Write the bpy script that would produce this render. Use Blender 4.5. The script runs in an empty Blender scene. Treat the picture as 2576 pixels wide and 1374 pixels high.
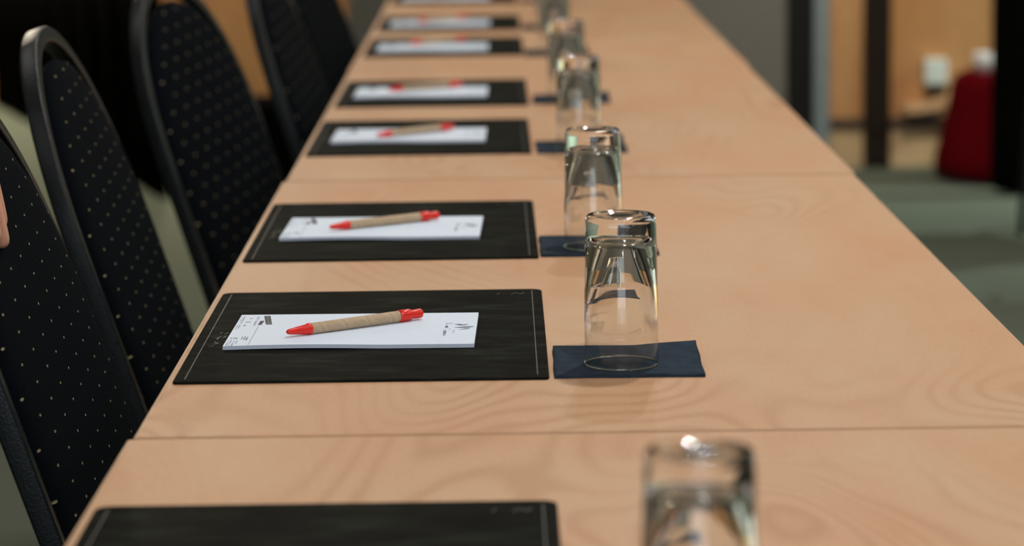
import bpy, bmesh, math, random
from mathutils import Vector, Matrix
random.seed(4)
C = bpy.context.scene.collection
sc = bpy.context.scene
PI = math.pi
TZ = 0.74                       # table top height

# ------------------------------------------------------------------ materials
def mat(name):
    m = bpy.data.materials.new(name); m.use_nodes = True
    nt = m.node_tree
    return m, nt, nt.nodes['Principled BSDF']

def N(nt, kind, **kw):
    n = nt.nodes.new(kind)
    for k, v in kw.items():
        if k.startswith('i_'):
            n.inputs[int(k[2:])].default_value = v
        else:
            setattr(n, k, v)
    return n

def plain(name, col, rough=0.5, metal=0.0, spec=0.5, noise=0.0, nscale=40, bump=0.0, bscale=200):
    m, nt, b = mat(name)
    b.inputs['Base Color'].default_value = (*col, 1)
    b.inputs['Roughness'].default_value = rough
    b.inputs['Metallic'].default_value = metal
    b.inputs['Specular IOR Level'].default_value = spec
    tc = N(nt, 'ShaderNodeTexCoord')
    if noise:
        nz = N(nt, 'ShaderNodeTexNoise'); nz.inputs['Scale'].default_value = nscale; nz.inputs['Detail'].default_value = 5
        nt.links.new(tc.outputs['Object'], nz.inputs['Vector'])
        rp = N(nt, 'ShaderNodeValToRGB')
        rp.color_ramp.elements[0].position = 0.3; rp.color_ramp.elements[1].position = 0.7
        rp.color_ramp.elements[0].color = (*[c * (1 - noise) for c in col], 1)
        rp.color_ramp.elements[1].color = (*[min(1, c * (1 + noise)) for c in col], 1)
        nt.links.new(nz.outputs['Fac'], rp.inputs['Fac']); nt.links.new(rp.outputs['Color'], b.inputs['Base Color'])
    if bump:
        n2 = N(nt, 'ShaderNodeTexNoise'); n2.inputs['Scale'].default_value = bscale; n2.inputs['Detail'].default_value = 4
        nt.links.new(tc.outputs['Object'], n2.inputs['Vector'])
        bp = N(nt, 'ShaderNodeBump'); bp.inputs['Strength'].default_value = bump; bp.inputs['Distance'].default_value = 0.002
        nt.links.new(n2.outputs['Fac'], bp.inputs['Height']); nt.links.new(bp.outputs['Normal'], b.inputs['Normal'])
    return m

def ramp(nt, stops, interp='LINEAR'):
    r = N(nt, 'ShaderNodeValToRGB'); r.color_ramp.interpolation = interp
    e = r.color_ramp.elements
    while len(e) < len(stops): e.new(0.5)
    for k, (p, c) in enumerate(stops):
        e[k].position = p; e[k].color = (*c, 1)
    return r

def wood_material(name, dark, mid, light, sx, sy, rings, rough=0.38, axis='Y', fine=0.25, randomise=True):
    """veneer: contour lines of a stretched noise field (cathedral figure) + pale/reddish drift + pores"""
    m, nt, b = mat(name); L = nt.links
    tc = N(nt, 'ShaderNodeTexCoord')
    add = N(nt, 'ShaderNodeVectorMath', operation='ADD')
    L.new(tc.outputs['Object'], add.inputs[0])
    if randomise:
        oi = N(nt, 'ShaderNodeObjectInfo')
        mul = N(nt, 'ShaderNodeMath', operation='MULTIPLY'); mul.inputs[1].default_value = 37.0
        L.new(oi.outputs['Random'], mul.inputs[0]); L.new(mul.outputs[0], add.inputs[1])
    mp = N(nt, 'ShaderNodeMapping'); mp.inputs['Scale'].default_value = (sx, sy, sx) if axis == 'Y' else (sx, sx, sy)
    L.new(add.outputs[0], mp.inputs['Vector'])
    nz = N(nt, 'ShaderNodeTexNoise'); nz.inputs['Scale'].default_value = 1.0; nz.inputs['Detail'].default_value = 1.2
    nz.inputs['Roughness'].default_value = 0.35; nz.inputs['Distortion'].default_value = 0.35
    L.new(mp.outputs[0], nz.inputs['Vector'])
    mr = N(nt, 'ShaderNodeMath', operation='MULTIPLY'); mr.inputs[1].default_value = rings
    L.new(nz.outputs['Fac'], mr.inputs[0])
    # wobble of ring spacing
    nw = N(nt, 'ShaderNodeTexNoise'); nw.inputs['Scale'].default_value = 3.0; nw.inputs['Detail'].default_value = 3
    L.new(mp.outputs[0], nw.inputs['Vector'])
    ma = N(nt, 'ShaderNodeMath', operation='MULTIPLY_ADD'); ma.inputs[1].default_value = 5.0
    L.new(nw.outputs['Fac'], ma.inputs[0]); L.new(mr.outputs[0], ma.inputs[2])
    sn = N(nt, 'ShaderNodeMath', operation='SINE'); L.new(ma.outputs[0], sn.inputs[0])
    s2 = N(nt, 'ShaderNodeMath', operation='MULTIPLY_ADD'); s2.inputs[1].default_value = 0.5; s2.inputs[2].default_value = 0.5
    L.new(sn.outputs[0], s2.inputs[0])
    pw = N(nt, 'ShaderNodeMath', operation='POWER'); pw.inputs[1].default_value = 2.2; L.new(s2.outputs[0], pw.inputs[0])
    # where the rings show (in patches)
    npz = N(nt, 'ShaderNodeTexNoise'); npz.inputs['Scale'].default_value = 0.9; npz.inputs['Detail'].default_value = 2
    off = N(nt, 'ShaderNodeVectorMath', operation='ADD'); off.inputs[1].default_value = (5.3, 2.1, 7.7)
    L.new(mp.outputs[0], off.inputs[0]); L.new(off.outputs[0], npz.inputs['Vector'])
    rpz = ramp(nt, [(0.42, (.10, .10, .10)), (0.62, (1, 1, 1))]); L.new(npz.outputs['Fac'], rpz.inputs['Fac'])
    ringamt = N(nt, 'ShaderNodeMath', operation='MULTIPLY'); L.new(pw.outputs[0], ringamt.inputs[0]); L.new(rpz.outputs['Color'], ringamt.inputs[1])
    # broad colour drift
    nb = N(nt, 'ShaderNodeTexNoise'); nb.inputs['Scale'].default_value = 1.6; nb.inputs['Detail'].default_value = 4
    off2 = N(nt, 'ShaderNodeVectorMath', operation='ADD'); off2.inputs[1].default_value = (1.3, 9.1, 2.7)
    L.new(mp.outputs[0], off2.inputs[0]); L.new(off2.outputs[0], nb.inputs['Vector'])
    rb = ramp(nt, [(0.32, mid), (0.66, light)]); L.new(nb.outputs['Fac'], rb.inputs['Fac'])
    mx = N(nt, 'ShaderNodeMix', data_type='RGBA'); mx.inputs[7].default_value = (*dark, 1)
    sc_ = N(nt, 'ShaderNodeMath', operation='MULTIPLY'); sc_.inputs[1].default_value = 0.42
    L.new(ringamt.outputs[0], sc_.inputs[0]); L.new(sc_.outputs[0], mx.inputs[0]); L.new(rb.outputs['Color'], mx.inputs[6])
    # long fine pores
    mp2 = N(nt, 'ShaderNodeMapping'); mp2.inputs['Scale'].default_value = (700, 60, 700) if axis == 'Y' else (300, 300, 18)
    L.new(add.outputs[0], mp2.inputs['Vector'])
    nf = N(nt, 'ShaderNodeTexNoise'); nf.inputs['Scale'].default_value = 1.0; nf.inputs['Detail'].default_value = 2
    L.new(mp2.outputs[0], nf.inputs['Vector'])
    rf = ramp(nt, [(0.35, (1 - fine,) * 3), (0.6, (1, 1, 1))]); L.new(nf.outputs['Fac'], rf.inputs['Fac'])
    mm = N(nt, 'ShaderNodeMix', data_type='RGBA', blend_type='MULTIPLY'); mm.inputs[0].default_value = 1.0
    L.new(mx.outputs[2], mm.inputs[6]); L.new(rf.outputs['Color'], mm.inputs[7])
    L.new(mm.outputs[2], b.inputs['Base Color'])
    b.inputs['Roughness'].default_value = rough
    b.inputs['Specular IOR Level'].default_value = 0.15
    return m

M = {}
M['beech'] = wood_material('beech_veneer', (.43, .215, .10), (.595, .320, .176), (.61, .385, .228), 5.0, 1.7, 165, rough=0.5, fine=0.05)
M['beech_edge'] = plain('beech_edge', (.50, .30, .17), 0.5, noise=.1, nscale=30)
M['panel_wood'] = wood_material('panel_wood', (.40, .17, .055), (.50, .245, .095), (.60, .33, .145), 4.0, .8, 60, rough=0.45, axis='Z', fine=0.15)
M['dark_wood'] = plain('dark_wood', (.014, .008, .0045), 0.6, spec=.15, noise=.3)
M['baseboard_wood'] = plain('baseboard_wood', (.56, .38, .20), 0.5, noise=.15)
M['lit_ledge_wood'] = plain('lit_ledge_wood', (.62, .38, .20), 0.5, noise=.1)  # paler wood: the light falling on the ledge is put into its colour
M['dark_brown'] = plain('dark_brown', (.085, .048, .026), 0.5, noise=.2)  # paints the shadow line of the skirting; also used under the ledge
M['grey_partition'] = plain('grey_partition', (.155, .145, .125), 0.75, noise=.06, bump=.2)
M['rubber'] = plain('rubber_seal', (.010, .010, .009), 0.7, spec=.15, noise=.1)
M['aluminium'] = plain('aluminium', (.30, .34, .34), 0.42, metal=.7, noise=.08)
M['plaster'] = plain('plaster', (.30, .28, .24), 0.9, noise=.05, nscale=3)
M['dark_plaster'] = plain('dark_plaster', (.10, .09, .08), 0.9, noise=.1, nscale=3)
M['ceiling'] = plain('ceiling_paint', (.55, .54, .52), 0.9, noise=.04, nscale=3)
M['steel_black'] = plain('black_steel', (.007, .009, .010), 0.36, spec=.30, noise=.25, nscale=60, bump=.25, bscale=420)
M['steel_grey'] = plain('grey_steel', (.14, .14, .14), 0.4, metal=.6, noise=.1)
M['paper'] = plain('paper', (.70, .79, .92), 0.6, noise=.015, nscale=120)
M['paper_edge'] = plain('paper_edge', (.62, .68, .80), 0.7, noise=.05, nscale=900)
M['ink'] = plain('grey_ink', (.07, .085, .11), 0.6, noise=.1)
M['ink_light'] = plain('pale_ink', (.22, .26, .31), 0.6, noise=.1)
M['ink_dark'] = plain('dark_ink', (.028, .034, .045), 0.6, noise=.1)
M['ink_red'] = plain('dark_red_ink', (.045, .010, .016), 0.6, noise=.1)
M['red_plastic'] = plain('red_plastic', (.76, .022, .012), 0.3, noise=.03)
M['napkin'] = plain('navy_paper', (.029, .042, .060), 0.95, spec=.04, noise=.18, nscale=90, bump=.5, bscale=500)
M['skin'] = plain('skin', (.62, .31, .21), 0.5, noise=.08, nscale=70, bump=.15, bscale=600)
M['nail'] = plain('nail', (.66, .36, .27), 0.35, noise=.02)
M['shirt'] = plain('dark_shirt', (.02, .022, .03), 0.85, noise=.15, nscale=200)
M['trouser'] = plain('black_trousers', (.010, .010, .011), 0.85, noise=.15, nscale=200)
M['hair'] = plain('brown_hair', (.035, .02, .012), 0.6, noise=.3, nscale=90)
M['shoe'] = plain('black_shoe', (.01, .01, .01), 0.35, noise=.1)
M['eye'] = plain('eye', (.7, .7, .68), 0.2, noise=.02)
M['lip'] = plain('lip', (.45, .16, .13), 0.45, noise=.05)
M['black_cloth'] = plain('black_cloth', (.0026, .0024, .0022), 0.95, spec=.02, noise=.2, nscale=20)
M['red_cloth'] = plain('dark_red_upholstery', (.120, .0012, .005), 0.8, spec=.05, noise=.12, nscale=60, bump=.3)
M['white_plastic'] = plain('white_plastic', (.72, .80, .75), 0.4, noise=.03)
M['dark_plastic'] = plain('dark_plastic', (.03, .028, .025), 0.5, noise=.1)
M['porcelain'] = plain('white_porcelain', (.85, .84, .82), 0.25, noise=.02)

# kraft paper barrel with a spiral seam
m, nt, b = mat('kraft_paper'); L = nt.links
tc = N(nt, 'ShaderNodeTexCoord'); sx = N(nt, 'ShaderNodeSeparateXYZ'); L.new(tc.outputs['Object'], sx.inputs[0])
at = N(nt, 'ShaderNodeMath', operation='ARCTAN2'); L.new(sx.outputs['Y'], at.inputs[0]); L.new(sx.outputs['Z'], at.inputs[1])
sp = N(nt, 'ShaderNodeMath', operation='MULTIPLY_ADD'); sp.inputs[1].default_value = 260.0; L.new(sx.outputs['X'], sp.inputs[0]); L.new(at.outputs[0], sp.inputs[2])
sn = N(nt, 'ShaderNodeMath', operation='SINE'); L.new(sp.outputs[0], sn.inputs[0])
rr = ramp(nt, [(0.0, (.50, .36, .23)), (0.90, (.55, .405, .26)), (0.97, (.40, .28, .17)), (1.0, (.55, .405, .26))]); L.new(sn.outputs[0], rr.inputs['Fac'])
nz = N(nt, 'ShaderNodeTexNoise'); nz.inputs['Scale'].default_value = 500; L.new(tc.outputs['Object'], nz.inputs['Vector'])
r2 = ramp(nt, [(0.3, (.86, .86, .86)), (0.7, (1, 1, 1))]); L.new(nz.outputs['Fac'], r2.inputs['Fac'])
mm = N(nt, 'ShaderNodeMix', data_type='RGBA', blend_type='MULTIPLY'); mm.inputs[0].default_value = 1
L.new(rr.outputs['Color'], mm.inputs[6]); L.new(r2.outputs['Color'], mm.inputs[7]); L.new(mm.outputs[2], b.inputs['Base Color'])
b.inputs['Roughness'].default_value = .75
M['kraft'] = m

# desk mat leather: dark olive/brown with rubbed streaks
m, nt, b = mat('mat_leather'); L = nt.links
tc = N(nt, 'ShaderNodeTexCoord')
mp = N(nt, 'ShaderNodeMapping'); mp.inputs['Scale'].default_value = (14, 40, 14); L.new(tc.outputs['Object'], mp.inputs['Vector'])
nz = N(nt, 'ShaderNodeTexNoise'); nz.inputs['Scale'].default_value = 1.0; nz.inputs['Detail'].default_value = 7; nz.inputs['Roughness'].default_value = .68
L.new(mp.outputs[0], nz.inputs['Vector'])
rr = ramp(nt, [(0.34, (.0060, .0055, .0042)), (0.52, (.0105, .0110, .0085)), (0.66, (.022, .024, .019)), (0.80, (.050, .052, .046))]); L.new(nz.outputs['Fac'], rr.inputs['Fac'])
L.new(rr.outputs['Color'], b.inputs['Base Color'])
b.inputs['Roughness'].default_value = .6; b.inputs['Specular IOR Level'].default_value = .007
n2 = N(nt, 'ShaderNodeTexNoise'); n2.inputs['Scale'].default_value = 900; L.new(tc.outputs['Object'], n2.inputs['Vector'])
bp = N(nt, 'ShaderNodeBump'); bp.inputs['Strength'].default_value = .35; bp.inputs['Distance'].default_value = .001
L.new(n2.outputs['Fac'], bp.inputs['Height']); L.new(bp.outputs['Normal'], b.inputs['Normal'])
M['leather'] = m
M['emboss'] = plain('embossed_line', (.075, .076, .068), 0.5, noise=.3, nscale=200)

# chair fabric: navy black with a lattice of woven gold flecks; UV = metres along the panel
m, nt, b = mat('flecked_fabric'); L = nt.links
uv = N(nt, 'ShaderNodeUVMap'); s = N(nt, 'ShaderNodeSeparateXYZ'); L.new(uv.outputs[0], s.inputs[0])
def math_(op, a, c=None, d=None):
    n = N(nt, 'ShaderNodeMath', operation=op)      # uses the current nt / L
    for k, v in enumerate((a, c, d)):
        if v is None: continue
        if isinstance(v, (int, float)): n.inputs[k].default_value = v
        else: L.new(v, n.inputs[k])
    return n.outputs[0]
A1, A2 = (.0500, .0028), (.0235, -.0200)      # lattice vectors (u, v)
det = A1[0] * A2[1] - A1[1] * A2[0]
U_, V_ = s.outputs['X'], s.outputs['Y']
ii = math_('ADD', math_('MULTIPLY', U_, A2[1] / det), math_('MULTIPLY', V_, -A2[0] / det))
jj = math_('ADD', math_('MULTIPLY', U_, -A1[1] / det), math_('MULTIPLY', V_, A1[0] / det))
fi = math_('SUBTRACT', math_('FRACT', ii), .5); fj = math_('SUBTRACT', math_('FRACT', jj), .5)
du = math_('ADD', math_('MULTIPLY', fi, A1[0]), math_('MULTIPLY', fj, A2[0]))
dv = math_('ADD', math_('MULTIPLY', fi, A1[1]), math_('MULTIPLY', fj, A2[1]))
dd = math_('ADD', math_('POWER', math_('MULTIPLY', du, 1 / .0024), 2.0), math_('POWER', math_('MULTIPLY', dv, 1 / .00115), 2.0))
spot = math_('LESS_THAN', dd, 1.0)
wv = N(nt, 'ShaderNodeTexWave', wave_type='BANDS', bands_direction='Y'); wv.inputs['Scale'].default_value = 180; wv.inputs['Distortion'].default_value = 6; wv.inputs['Detail'].default_value = 2
wv.inputs['Detail Scale'].default_value = .6
L.new(uv.outputs[0], wv.inputs['Vector'])
fr = ramp(nt, [(0.0, (.0010, .0019, .0030)), (1.0, (.0034, .0052, .0078))]); L.new(wv.outputs['Fac'], fr.inputs['Fac'])
mx = N(nt, 'ShaderNodeMix', data_type='RGBA'); L.new(spot, mx.inputs[0]); L.new(fr.outputs['Color'], mx.inputs[6]); mx.inputs[7].default_value = (.29, .245, .145, 1)
L.new(mx.outputs[2], b.inputs['Base Color']); b.inputs['Roughness'].default_value = .95; b.inputs['Specular IOR Level'].default_value = .04
bp = N(nt, 'ShaderNodeBump'); bp.inputs['Strength'].default_value = .4; bp.inputs['Distance'].default_value = .001
L.new(wv.outputs['Fac'], bp.inputs['Height']); L.new(bp.outputs['Normal'], b.inputs['Normal'])
M['fabric'] = m

# carpet
m, nt, b = mat('carpet_pile'); L = nt.links
tc = N(nt, 'ShaderNodeTexCoord')
n1 = N(nt, 'ShaderNodeTexNoise'); n1.inputs['Scale'].default_value = 260; n1.inputs['Detail'].default_value = 3; L.new(tc.outputs['Object'], n1.inputs['Vector'])
rr = ramp(nt, [(0.3, (.098, .112, .084)), (0.7, (.170, .190, .148))]); L.new(n1.outputs['Fac'], rr.inputs['Fac'])
L.new(rr.outputs['Color'], b.inputs['Base Color']); b.inputs['Roughness'].default_value = 1; b.inputs['Specular IOR Level'].default_value = .05
bp = N(nt, 'ShaderNodeBump'); bp.inputs['Strength'].default_value = .6; bp.inputs['Distance'].default_value = .004
L.new(n1.outputs['Fac'], bp.inputs['Height']); L.new(bp.outputs['Normal'], b.inputs['Normal'])
M['carpet'] = m

# clear glass
m, nt, b = mat('clear_glass')
b.inputs['Base Color'].default_value = (.985, .995, .985, 1)
b.inputs['Transmission Weight'].default_value = 1; b.inputs['Roughness'].default_value = 0; b.inputs['IOR'].default_value = 1.5
# the lower wall is one millimetre thin: there it is thin glass (straight-through + Schlick reflection), blending into the refracting heavy base
ge = N(nt, 'ShaderNodeNewGeometry'); dt = N(nt, 'ShaderNodeVectorMath', operation='DOT_PRODUCT'); L = nt.links
L.new(ge.outputs['Normal'], dt.inputs[0]); L.new(ge.outputs['Incoming'], dt.inputs[1])
fr_ = math_('MULTIPLY_ADD', math_('POWER', math_('SUBTRACT', 1.0, math_('ABSOLUTE', dt.outputs['Value'])), 5.0), .60, .022)
tr = N(nt, 'ShaderNodeBsdfTransparent'); tr.inputs[0].default_value = (.975, .98, .975, 1)
gl = N(nt, 'ShaderNodeBsdfGlossy'); gl.inputs['Roughness'].default_value = 0.0
m1 = N(nt, 'ShaderNodeMixShader'); L.new(fr_, m1.inputs[0]); L.new(tr.outputs[0], m1.inputs[1]); L.new(gl.outputs[0], m1.inputs[2])
tc = N(nt, 'ShaderNodeTexCoord'); sz = N(nt, 'ShaderNodeSeparateXYZ'); L.new(tc.outputs['Object'], sz.inputs[0])
mrg = N(nt, 'ShaderNodeMapRange'); mrg.inputs['From Min'].default_value = .028; mrg.inputs['From Max'].default_value = .040; L.new(sz.outputs['Z'], mrg.inputs['Value'])
fac_ = math_('MAXIMUM', mrg.outputs[0], math_('LESS_THAN', sz.outputs['Z'], .0013))
m2 = N(nt, 'ShaderNodeMixShader'); L.new(fac_, m2.inputs[0]); L.new(m1.outputs[0], m2.inputs[1]); L.new(b.outputs[0], m2.inputs[2])
L.new(m2.outputs[0], nt.nodes['Material Output'].inputs['Surface'])
M['glass'] = m
m, nt, b = mat('daylight_pane')
b.inputs['Base Color'].default_value = (0, 0, 0, 1); b.inputs['Emission Color'].default_value = (.75, .87, 1, 1); b.inputs['Emission Strength'].default_value = 2.4
M['daylight'] = m

# ------------------------------------------------------------------ mesh helpers
def link(name, me, m=None, parent=None, smooth=False):
    o = bpy.data.objects.new(name, me); C.objects.link(o)
    for mm_ in (m if isinstance(m, (list, tuple)) else [m]):
        if mm_: me.materials.append(mm_)
    if smooth:
        for p in me.polygons: p.use_smooth = True
    if parent: o.parent = parent
    return o

def from_bm(name, bm, m, parent=None, smooth=False):
    bmesh.ops.recalc_face_normals(bm, faces=bm.faces[:])
    me = bpy.data.meshes.new(name); bm.to_mesh(me); bm.free()
    return link(name, me, m, parent, smooth)

def empty(name, label, cat, loc=(0, 0, 0), rz=0, group=None):
    o = bpy.data.objects.new(name, None); C.objects.link(o); o.location = loc; o.rotation_euler = (0, 0, rz)
    o['label'] = label; o['category'] = cat
    if group: o['group'] = group
    return o

def tag(o, label=None, cat=None, group=None, kind=None):
    for k, v in (('label', label), ('category', cat), ('group', group), ('kind', kind)):
        if v: o[k] = v
    return o

def bm_box(bm, x0, x1, y0, y1, z0, z1, bev=0.0, seg=2):
    r = bmesh.ops.create_cube(bm, size=1)
    vs = r['verts']
    for v in vs:
        v.co = Vector(((x0 + x1) / 2 + v.co.x * (x1 - x0), (y0 + y1) / 2 + v.co.y * (y1 - y0), (z0 + z1) / 2 + v.co.z * (z1 - z0)))
    if bev:
        es = list({e for v in vs for e in v.link_edges})
        bmesh.ops.bevel(bm, geom=es, offset=bev, segments=seg, affect='EDGES', profile=.7)

def box(name, x0, x1, y0, y1, z0, z1, m, parent=None, bev=0.0):
    bm = bmesh.new(); bm_box(bm, x0, x1, y0, y1, z0, z1, bev)
    return from_bm(name, bm, m, parent)

def bm_lathe(bm, prof, seg=64, axis='Z', cap0=True, cap1=True, origin=(0, 0, 0)):
    rings = []
    ox, oy, oz = origin
    for r, h in prof:
        ring = []
        if r < 1e-7:
            p = (0, 0, h) if axis == 'Z' else (h, 0, 0)
            ring = [bm.verts.new((p[0] + ox, p[1] + oy, p[2] + oz))]
        else:
            for k in range(seg):
                a = 2 * PI * k / seg
                p = (r * math.cos(a), r * math.sin(a), h) if axis == 'Z' else (h, r * math.cos(a), r * math.sin(a))
                ring.append(bm.verts.new((p[0] + ox, p[1] + oy, p[2] + oz)))
        rings.append(ring)
    for A, B in zip(rings, rings[1:]):
        if len(A) == 1 and len(B) == 1: continue
        for k in range(seg):
            k2 = (k + 1) % seg
            if len(A) == 1: bm.faces.new((A[0], B[k2], B[k]))
            elif len(B) == 1: bm.faces.new((A[k], A[k2], B[0]))
            else: bm.faces.new((A[k], A[k2], B[k2], B[k]))
    if cap0 and len(rings[0]) > 1: bm.faces.new(rings[0])
    if cap1 and len(rings[-1]) > 1: bm.faces.new(rings[-1][::-1])

def bm_tube(bm, pts, r, seg=12):
    """round tube through points; r number or list"""
    pts = [Vector(p) for p in pts]
    rings = []
    prev = None
    for i, p in enumerate(pts):
        t = (pts[min(i + 1, len(pts) - 1)] - pts[max(i - 1, 0)]).normalized()
        a = prev if prev is not None else (Vector((0, 1, 0)) if abs(t.y) < .9 else Vector((1, 0, 0)))
        a = (a - t * a.dot(t)).normalized(); prev = a
        b_ = t.cross(a)
        rr_ = r[i] if isinstance(r, (list, tuple)) else r
        rings.append([bm.verts.new(p + a * rr_ * math.cos(2 * PI * k / seg) + b_ * rr_ * math.sin(2 * PI * k / seg)) for k in range(seg)])
    for A, B in zip(rings, rings[1:]):
        for k in range(seg):
            bm.faces.new((A[k], A[(k + 1) % seg], B[(k + 1) % seg], B[k]))
    bm.faces.new(rings[0][::-1]); bm.faces.new(rings[-1])

def copy_tree(o, parent=None):
    c = o.copy(); C.objects.link(c)
    if parent: c.parent = parent
    for ch in list(o.children): copy_tree(ch, c)
    return c

# ------------------------------------------------------------------ room shell
def struct(o): o['kind'] = 'structure'; return o
struct(box('floor', -6, 6, -4, 13, -.1, 0, M['carpet']))
struct(box('ceiling', -6, 6, -4, 13, 2.9, 3.0, M['ceiling']))
struct(box('wall_left', -6.1, -6, -4, 13, 0, 2.9, M['dark_plaster']))
struct(box('wall_right', 6, 6.1, -4, 13, 0, 2.9, M['plaster']))
struct(box('wall_front', -6, 6, -4.1, -4, 0, 2.9, M['plaster']))
struct(box('wall_rear', -6, -.42, 11.9, 12.0, 0, 1.2, M['panel_wood']))
struct(box('wall_rear_upper', -6, -.42, 11.91, 12.0, 1.2, 2.9, M['dark_plaster']))
# the partition behind the table end, its return into the deeper left bay, and the panelled wall on the right
struct(box('wall_partition', -.42, .955, 9.30, 9.36, 0, 2.9, M['grey_partition']))
struct(box('wall_return', -.50, -.42, 9.30, 11.9, 0, 2.9, M['grey_partition']))
struct(box('wall_panelled', .955, 6, 9.36, 9.44, 0, 1.0, M['panel_wood']))
struct(box('wall_upper', .955, 6, 9.37, 9.44, 1.0, 2.9, M['dark_plaster']))
struct(box('trim_1', .955, 1.035, 9.27, 9.36, 0, 2.9, M['rubber'], bev=.004))
struct(box('trim_2', 1.037, 1.092, 9.25, 9.36, 0, 2.9, M['aluminium'], bev=.012))
struct(box('trim_3', 1.215, 1.300, 9.30, 9.36, 0, 2.9, M['dark_wood'], bev=.004))
bm = bmesh.new(); bm_box(bm, 1.092, 1.215, 9.345, 9.36, 0, .125); bm_box(bm, 1.30, 6, 9.345, 9.36, 0, .125)
struct(from_bm('baseboard_rear', bm, M['baseboard_wood']))
bm = bmesh.new(); bm_box(bm, 1.092, 1.215, 9.335, 9.36, .125, .165, .003); bm_box(bm, 1.30, 6, 9.335, 9.36, .125, .165, .003)
struct(from_bm('trim_4', bm, M['dark_brown']))  # strip coloured dark for the shadow line on top of the skirting
# tall window in the wall behind the photographer
w = struct(box('window_1', -1.5, 1.5, -3.995, -3.97, .7, 2.4, M['aluminium']))
box('window_pane', -1.42, -.04, -3.968, -3.96, .78, 2.32, M['daylight'], w)
box('window_pane', .04, 1.42, -3.968, -3.96, .78, 2.32, M['daylight'], w)

# ------------------------------------------------------------------ tables
def make_table(name, label, x0, x1, y0, y1, z=TZ):
    cx, cy = (x0 + x1) / 2, (y0 + y1) / 2
    t = empty(name, label, 'table', (cx, cy, 0), 0, 'beech meeting tables pushed end to end')
    hx, hy = (x1 - x0) / 2, (y1 - y0) / 2
    bm = bmesh.new(); bm_box(bm, -hx + .002, hx - .002, -hy + .002, hy - .002, z - .025, z, .0012, 2)
    from_bm('tabletop', bm, M['beech'], t)
    bm = bmesh.new()
    for a in ((-hx, -hx + .002, -hy, hy), (hx - .002, hx, -hy, hy), (-hx, hx, -hy, -hy + .002), (-hx, hx, hy - .002, hy)):
        bm_box(bm, *a, z - .025, z - .0008)
    from_bm('edge_band', bm, M['beech_edge'], t)
    bm = bmesh.new()
    for a in ((-hx + .06, hx - .06, -hy + .07, -hy + .09), (-hx + .06, hx - .06, hy - .09, hy - .07), (-hx + .06, -hx + .08, -hy + .09, hy - .09), (hx - .08, hx - .06, -hy + .09, hy - .09)):
        bm_box(bm, *a, z - .065, z - .0255, .002)
    from_bm('under_frame', bm, M['steel_grey'], t)
    for sx_ in (-1, 1):
        for sy_ in (-1, 1):
            bm = bmesh.new()
            bm_lathe(bm, [(.018, .0), (.021, .004), (.021, .02), (.017, .024), (.019, .05), (.019, z - .066)], 20, origin=(sx_ * (hx - .075), sy_ * (hy - .085), 0))
            from_bm('leg', bm, M['steel_grey'], t, True)
    return t

make_table('meeting_table', 'beech meeting table nearest the camera, carrying the large blurred glass', -.269, .432, .52, 1.9755)
make_table('meeting_table', 'beech meeting table with the two sharpest desk mats, between both clear seams', -.2655, .4335, 1.978, 3.412)
make_table('meeting_table', 'beech meeting table just beyond the farther visible seam', -.262, .4365, 3.4175, 4.905)
make_table('meeting_table', 'blurred beech meeting table fourth from the camera', -.264, .440, 4.908, 6.398)
make_table('meeting_table', 'blurred beech meeting table at the far end of the row, under top edge of photo', -.266, .443, 6.401, 7.89)

# ------------------------------------------------------------------ place settings
def bm_round_rect(bm, x0, x1, y0, y1, z0, z1, rads, seg=6, edge=.0006):
    """slab with rounded corners, thin soft edge"""
    def ring(inset, z):
        out = []
        for sx_, sy_, a0, rad in ((1, 1, 0, rads[1]), (0, 1, PI / 2, rads[1]), (0, 0, PI, rads[0]), (1, 0, 1.5 * PI, rads[0])):
            cx_ = x1 - rad if sx_ else x0 + rad; cy_ = y1 - rad if sy_ else y0 + rad
            for k in range(seg + 1):
                a = a0 + PI / 2 * k / seg
                rr_ = rad - inset
                out.append(bm.verts.new((cx_ + rr_ * math.cos(a), cy_ + rr_ * math.sin(a), z)))
        return out
    rs = [ring(edge, z0), ring(0, z0 + edge), ring(0, z1 - edge), ring(edge, z1)]
    n = len(rs[0])
    for A, B in zip(rs, rs[1:]):
        for k in range(n): bm.faces.new((A[k], A[(k + 1) % n], B[(k + 1) % n], B[k]))
    bm.faces.new(rs[0][::-1]); bm.faces.new(rs[3])

def quad(bm, pts, z, mi=0):
    f = bm.faces.new([bm.verts.new((x, y, z)) for x, y in pts]); f.material_index = mi; return f

def bar(bm, x0, x1, y0, y1, z, mi=0): return quad(bm, [(x0, y0), (x1, y0), (x1, y1), (x0, y1)], z, mi)

def smooth_stroke(bm, pts, wds, z, mi=0):
    """tapered brush stroke in the plane z"""
    L_ = []; R_ = []
    for i, (p, w_) in enumerate(zip(pts, wds)):
        a = pts[max(0, i - 1)]; c = pts[min(len(pts) - 1, i + 1)]
        d = Vector((c[0] - a[0], c[1] - a[1])).normalized(); n_ = Vector((-d.y, d.x)) * w_ / 2
        L_.append(bm.verts.new((p[0] + n_.x, p[1] + n_.y, z))); R_.append(bm.verts.new((p[0] - n_.x, p[1] - n_.y, z)))
    for i in range(len(pts) - 1):
        f = bm.faces.new((R_[i], R_[i + 1], L_[i + 1], L_[i])); f.material_index = mi

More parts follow.
